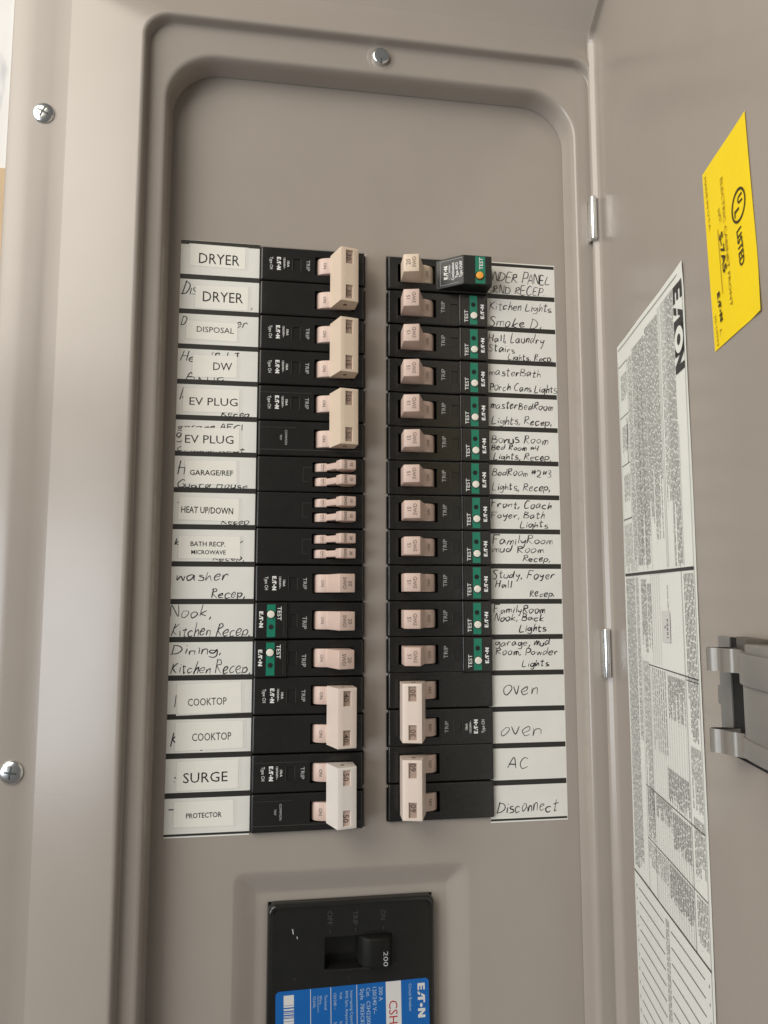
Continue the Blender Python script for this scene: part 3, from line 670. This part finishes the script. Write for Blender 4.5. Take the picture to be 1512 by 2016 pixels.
put(double('two_pole_breaker','30',tie='tiemid'),'R',(rzc(12)+rzc(13))/2,'double 30 amp breaker beside the two handwritten oven fields',G2)
put(double('two_pole_breaker','60',printed=(),tie='tiemid'),'R',(rzc(14)+rzc(15))/2,'unprinted double 60 amp breaker beside the AC and Disconnect fields',G2)
t15=tandem('twin_breaker','15'); put(t15,'L',LZ(6),'twin handled 15 amp breaker beside the GARAGE/REF label',GT)
c=copy_tree(t15); put(c,'L',LZ(7),'twin handled 15 amp breaker beside the HEAT UP/DOWN label',GT)
put(tandem('twin_breaker','20'),'L',LZ(8),'twin handled 20 amp breaker beside the BATH RECP. MICROWAVE label',GT)
put(single('single_pole_breaker','20',module=False),'L',LZ(9),'plain single 20 amp breaker beside the handwritten washer field','single breakers')
n20=single('test_button_breaker','20'); put(n20,'L',LZ(10),'20 amp breaker with green test band beside the Nook, Kitchen field',G1)
c=copy_tree(n20); put(c,'L',LZ(11),'20 amp breaker with green test band beside the Dining, Kitchen field',G1)
put(arcfault(),'R',rzc(0),'raised glossy black breaker with an orange test button, top of right column','arc fault breakers')
NM=['Kitchen Lights, Smoke','Hall, Laundry, Stairs','masterBath, Porch Cans','masterBedRoom','Bonus Room','BedRoom #2#3','Front, Coach, Foyer','FamilyRoom, mud Room','Study, Foyer, Hall','FamilyRoom, Nook, Back','garage, mud Room, Powder']
r15=single('test_button_breaker','15')
for i,nm in enumerate(NM):
    c=r15 if i==0 else copy_tree(r15)
    put(c,'R',rzc(i+1),'15 amp breaker with white test button beside the handwritten %s field'%nm,G1)
# ------------------------------------------------------------------ main breaker
mx,mz=-9.7,-234.6
root=empty('main_breaker',(-8.8,8.0,-238.6)); root.scale=(1.02,1,1.02); tag(root,'big black 200 amp main breaker with a blue label at the bottom','main breaker')
mb=MB(); W2,H2=41.3,49.8
def L2(i,r,y): return (rrect(-W2+i,W2-i,-H2+i,H2-i,max(r,.5),6),y)
loft(mb,[L2(2.6,2.6,-8.9),L2(2.3,2.8,-8.9),L2(1.9,3,-9.25),L2(1.3,3.2,-9.3),L2(.8,3.4,-9.05),L2(.35,3.5,-8.4),L2(.08,3.6,-7.5),L2(0,3.6,-6.4),L2(0,3.6,6)])
def mh(x,z):
    if -13.6<x<19.4 and 18.6<z<33.4: return 0.5
    return 8.9+.5*0
xs=lines(-W2+2.6,W2-2.6,9,[-13.65,-13.55,19.35,19.45]); zs=lines(-H2+2.6,H2-2.6,9,[18.55,18.65,33.35,33.45]); heights(mb,xs,zs,mh)
mb.build('body',M['gloss'],root,smooth=40)
mb=MB(); mb.prism([(3.0,-2),(3.2,8.0),(4.6,11.6),(8,13.8),(14,14.2),(18.0,13.0),(19.2,10.5),(19.3,8),(19,-2)],19.2,33.2,bev=3.0,seg=5)
hd=mb.build('handle',M['knob'],root,smooth=40)
mb=MB(); text(mb,'200',15.9,23.6,-13.95,2.4,-90,width=6.8); mb.build('handle_lettering',M['greyp'],hd,smooth=0)
mb=MB(); mb.box(-13.4,9.0,-9.5,-8.7,17.0,18.5,bev=.3); mb.build('slot_sill',M['black'],root)
mb=MB()
for s,x in (('OFF',-11.0),('TRIP',1.5),('ON',15.4)): text(mb,s,x,42.2 if s!='TRIP' else 41.6,-9.0,2.6,-90,width=6.6 if s!='ON' else 4.6); mb.quad(x-.12,x+.12,35.2,37.0,-9.0)
mb.build('position_lettering',M['emboss'],root,smooth=0)
mb=MB(); mb.add([(-29.6,-9.0,38.2),(-29.0,-9.0,38.3),(-28.6,-9.0,35.6),(-29.1,-9.0,35.9)],[(3,2,1,0)]); mb.add([(-27.3,-9.0,34.6),(-26.8,-9.0,34.7),(-26.7,-9.0,33.4),(-27.0,-9.0,33.4)],[(3,2,1,0)]); mb.build('white_scratch',M['greyp'],root,smooth=0)
lt=mz; T=10.6    # label top, in the breaker's own frame
mb=MB(); p=rrect(-36.9,38.3,-46.5,T,2.0,5); mb.add([(a,-9.02,b) for a,b in p],[tuple(range(len(p)))]); lb=mb.build('blue_label',M['blue'],root,smooth=0)
mb=MB(); mb.quad(16.7,24.3,-46.4,T-.1,-9.05); mb.quad(-33.0,-28.1,8.6-4.5,8.6,-9.05)
for x in (2.4,-10.3,-20.1): mb.quad(x-.14,x+.14,-46.4,T-.2,-9.05)
z=3.9; rb=random.Random(5)
while z>-20:
    wd=rb.choice((.3,.5,.8,1.1)); mb.quad(-33.0,-28.1,z-wd,z,-9.05); z-=wd+rb.choice((.25,.4,.6))
logo(mb,34.4,.4,-9.05,3.6,-90,width=16.0); mb.build('white_blocks',M['lblw'],lb,smooth=0)
mb=MB(); text(mb,'CSH 3',20.4,1.6,-9.08,4.4,-90,align='l'); mb.build('red_lettering',M['red'],lb,smooth=0)
mb=MB()
for s,x,z,cap in (('Circuit Breaker',28.9,8.6,1.5),('200 A',14.3,8.6,2.0),('120/240 V~',11.2,8.6,2.0),('Cat.  CSH2200',8.1,8.6,2.0),('Style  7803C87G',5.1,8.4,2.0),('Interrupting Capacity',-.1,8.0,1.4),('RMS Sym. Amperes',-2.5,8.0,1.4),('Volt',-5.3,7.8,1.4),('kA',-5.3,-5.6,1.4),('120/240 ~',-8.2,7.6,1.4),('35',-8.2,-5.6,1.4),('Terminal',-12.7,7.2,1.4),('Wire',-15.2,7.2,1.4),('CU/AL',-18.2,7.0,1.4),('Wire',-12.7,-7.6,1.4),('Size',-15.2,-7.6,1.4),('2-',-18.2,-7.6,1.4)):
    text(mb,s,x,z,-9.08,cap,-90,align='l')
mb.quad(-16.6,-16.4,-.5,7.2,-9.08); mb.quad(-16.6,-16.4,-13,-7.6,-9.08); mb.build('pale_lettering',M['lblt'],lb,smooth=0)
lb.rotation_euler=(0,R(-1.0),0)
# ------------------------------------------------------------------ stickers on the door
def dq(mb,s0,s1,z0,z1,n,mi=0): mb.add([DM(s0,z0,n),DM(s1,z0,n),DM(s1,z1,n),DM(s0,z1,n)],[(3,2,1,0)],mi)
def dtext(mb,t,s,z,n,cap,width,bold=0,ang=-90,align='c'):
    text(mb,t,s,z,n,cap,ang,width=width,bold=bold,align=align,mp=lambda a,b,y:DM(a,b,y))
o0=DM(177,78,0); yel=empty('yellow_sticker',o0); tag(yel,'bright yellow certification sticker with a black ring mark on the open door','sticker')
def rel(mb,o):
    mb.v=[(a-o[0],b-o[1],c-o[2]) for a,b,c in mb.v]; return mb
mb=MB(); Q=[(157.3,109.8),(193.8,109.4),(198.1,45.9),(161.2,45.4)]; n=14
vs=[];fs=[]
for j in range(n+1):
    for i in range(n+1):
        u,v=i/n,j/n; s=(Q[0][0]*(1-u)+Q[1][0]*u)*(1-v)+(Q[3][0]*(1-u)+Q[2][0]*u)*v; z=(Q[0][1]*(1-u)+Q[1][1]*u)*(1-v)+(Q[3][1]*(1-u)+Q[2][1]*u)*v
        vs.append(DM(s,z,.25+.9*max(0,u-.8)*max(0,v-.75)*10+.06*math.sin(u*7+v*5)))
for j in range(n):
    for i in range(n): fs.append((j*(n+1)+i,j*(n+1)+i+1,(j+1)*(n+1)+i+1,(j+1)*(n+1)+i))
mb.add(vs,[f[::-1] for f in fs]); rel(mb,o0).build('sticker_sheet',M['yellow'],yel)
mb=MB(); mf=MB(); N=.5
for t,s0,z0,s1,z1,cap,b in STK:
    if b==3:
        mf.add([DM(s0,z0,N),DM(s0+.35,z0,N),DM(s1+.35,z1,N),DM(s1,z1,N)],[(0,1,2,3)]); continue
    tilt=math.degrees(math.atan2(s1-s0,z0-z1)); w_=math.hypot(s1-s0,z1-z0); dst=mb if b else mf
    if b==2: logo(dst,(s0+s1)/2+cap/2,(z0+z1)/2,N,cap,-90+tilt,width=w_,mp=lambda a,c,y:DM(a,c,y))
    else: dtext(dst,t,(s0+s1)/2+cap/2,(z0+z1)/2,N,cap,w_,bold=.02 if b else 0,ang=-90+tilt)
cs,cz=186.2,83.6
def ring(mb,a,b,n=40,t0=0,t1=360):
    A=[DM(cs+a*math.cos(R(t0+(t1-t0)*k/n)),cz+a*math.sin(R(t0+(t1-t0)*k/n)),N) for k in range(n+1)]; B=[DM(cs+b*math.cos(R(t0+(t1-t0)*k/n)),cz+b*math.sin(R(t0+(t1-t0)*k/n)),N) for k in range(n+1)]
    mb.add(A+B,[(k,k+1,n+2+k,n+1+k) for k in range(n)])
ring(mb,5.3,4.5); dtext(mb,'U',cs+1.3,cz+1.6,N,3.4,2.6,bold=.03,ang=-90); dtext(mb,'L',cs-1.3,cz-1.7,N,3.4,2.2,bold=.03,ang=-90)
rel(mb,o0).build('dark_lettering',M['ybrown'],yel,smooth=0); rel(mf,o0).build('faint_lettering',M['yfaint'],yel,smooth=0)
# instruction sheet
o1=DM(82,-40,0); sh=empty('instruction_sheet',o1); tag(sh,'tall white instruction sheet of tiny black print stuck inside the open door','instruction label')
mb=MB(); S0,S1=31.0,133.6; vs=[];fs=[]; nz=40; ns=10
for j in range(nz+1):
    z=89.8-(89.8+335)*j/nz
    for i in range(ns+1):
        s=S0+(S1-S0)*i/ns+ (1.0*j/nz if i==ns else 0); vs.append(DM(s,z,.25+.10*math.sin(s*.13+z*.05)+(.5*(max(0,s-122)/12)**2 if j==0 else 0)))
for j in range(nz):
    for i in range(ns): fs.append((j*(ns+1)+i,j*(ns+1)+i+1,(j+1)*(ns+1)+i+1,(j+1)*(ns+1)+i))
mb.add(vs,[f[::-1] for f in fs]); rel(mb,o1).build('paper',M['sheet'],sh)
mb=MB(); N=.50
def rule_s(s0,s1,z,t=.3): dq(mb,s0,s1,z-t/2,z+t/2,N)
def rule_z(s,z0,z1,t=.22): dq(mb,s-t/2,s+t/2,z1,z0,N)
rm=random.Random(11)
mfine=MB()
def micro(s0,s1,z0,z1,pitch=1.55,cap=.95,fill=1.0,rag=.25,mb=mfine):
    """lines of tiny print reading downwards"""
    s=s1-cap
    while s>s0:
        z=z0; end=z1+(z0-z1)*(rm.random()*rag if rm.random()<.35 else 0)
        while z>end:
            wl=rm.uniform(1.0,5.2); dq(mb,s+cap*.08,s+cap*.52,max(z-wl,end),z,N)
            for _ in range(int(wl/2.2)):
                k=z-rm.uniform(0,wl); dq(mb,s+cap*.5,s+cap,k-.22,k,N) if rm.random()<.75 else dq(mb,s-cap*.3,s+.1,k-.2,k,N)
            z-=wl
            z-=rm.uniform(.35,.7)
        s-=pitch
# outline, header and blocks
rule_z(132.0,87,-300,.25); rule_z(33.0,80,-25,.2); rule_s(33,131,87.0,.3)
def big_logo(s,z,cap,width):
    logo(mb,s,z,N,cap,-90,width=width,mp=lambda a,b,y:DM(a,b,y))
big_logo(126.4,66.5,10.4,34.5)
def lg(u,v): return (126.4+(v-.5)*10.4, 66.5-(u-1.56)*34.5/3.12)
mb.add([DM(*lg(u,v),N) for u,v in ((1.50,0),(2.5,0),(2.5,1),(1.50,1))],[(0,1,2,3)])
mr=MB(); mr.add([DM(*lg(u,v),N+.05) for u,v in circ(2.0,.5,.47,28)],[tuple(range(28))]); rel(mr,o1).build('logo_ring',M['sheet'],sh,smooth=0)
mb.add([DM(*lg(u,v),N+.1) for u,v in circ(2.0,.5,.2,20)],[tuple(range(20))])
micro(112,120.5,84,-24,1.5,.95); micro(103.5,110.6,84,2,1.7,.8)
rule_z(111.2,84,-24); rule_z(102.4,84,-24); rule_z(100.6,84,-24)
micro(80,99.5,82,-12,1.5,.95,rag=.35); micro(58,79,80,-22,1.5,.95,rag=.3); micro(50,56.5,78,-24,1.6,.85)
rule_z(49,78,0); rule_z(57.2,78,-24,.15); rule_z(79.6,78,-24,.15); rule_z(72,60,-24,.15); rule_z(66,60,-24,.15)
rule_s(33.5,49,78); rule_s(33.5,49,52); rule_s(33.5,49,28); rule_s(33.5,49,1.5,.4)
for z0 in (76,50,26): micro(36,47.5,z0-3,z0-16,1.9,.9)
micro(34,48.5,-1,-24,2.4,1.0); rule_z(46,50,28,.5)
dtext(mb,'-',110,-10,N,1,1)
rule_z(121.5,30,-24,.2)
dq(mb,33.0,131.5,-26.0,-24.7,N)
rule_z(117.5,-25,-163,.3); micro(119,131,-27,-88,1.6,1.0); rule_s(118,131.8,-66.5,.3); micro(119,131,-90,-112,1.6,.9,rag=.5); micro(119,131,-115,-135,1.6,.9); rule_s(69,131.8,-65.2,.4)
micro(98,100,-31,-48,1.6,.9)
for s in (88,85,82,79,76): rule_z(s,-26,-64,.15)
micro(70,76,-30,-58,1.5,.9,rag=.6); micro(60,69,-28,-60,1.5,.95); micro(33.5,49.5,-27,-160,1.6,.95,rag=.05); micro(50.5,56,-27,-100,1.6,.9); 
rule_z(69.5,-65,-163,.25); rule_z(57.5,-62,-163,.2)
for k in range(16):
    s=72+k*2.9; rule_z(s,-66,-162,.14)
micro(95,116,-67,-84,1.5,.9,rag=.7); micro(73,92,-66,-100,2.9,.9,rag=.4); micro(58,69,-64,-130,1.7,.9,rag=.5)
rule_s(57.5,131.5,-118.5,.35); micro(90,116.5,-104,-117,1.45,.9); micro(95,116.5,-120,-134,1.45,.9); micro(72,94,-119,-128,1.45,.9,rag=.6); micro(58,70,-119,-140,1.6,.9)
rule_s(57.5,131.5,-141,.35); micro(88,116.5,-142,-156,1.45,.9); micro(58,86,-142,-152,1.9,.8,rag=.7); micro(119,131,-142,-158,1.6,.9)
dq(mb,31.5,132,-163.6,-162.9,N)
for k in range(24):
    z=-169.3-6.1*k; rule_s(38.5,77,z,.35); rule_s(86,125,z+.4,.35); micro(34.2,35.6,z+.8,z-.8,2,1.1); micro(128.6,130,z+.8,z-.8,2,1.1)
micro(79,84,-166,-320,1.7,.9,rag=.1)
rel(mb,o1).build('print',M['print'],sh,smooth=0); rel(mfine,o1).build('fine_print',M['fine'],sh,smooth=0)
o2=DM(96,-48,0); fs_=empty('inspection_sticker',o2); tag(fs_,'small white rectangular sticker printed F3591 2 on the instruction sheet','sticker')
mb=MB(); p=rrect(90.5,101.5,-54,-41.5,.8,4); mb.add([DM(a,b,.56) for a,b in p],[tuple(range(len(p)))[::-1]]); rel(mb,o2).build('sticker_sheet',M['lblw'],fs_,smooth=0)
mb=MB(); dtext(mb,'F3591',98.2,-48.5,.60,1.7,7.6,bold=.02); dtext(mb,'2',95.2,-48,.60,1.7,1.3,bold=.02); rel(mb,o2).build('lettering',M['print'],fs_,smooth=0)
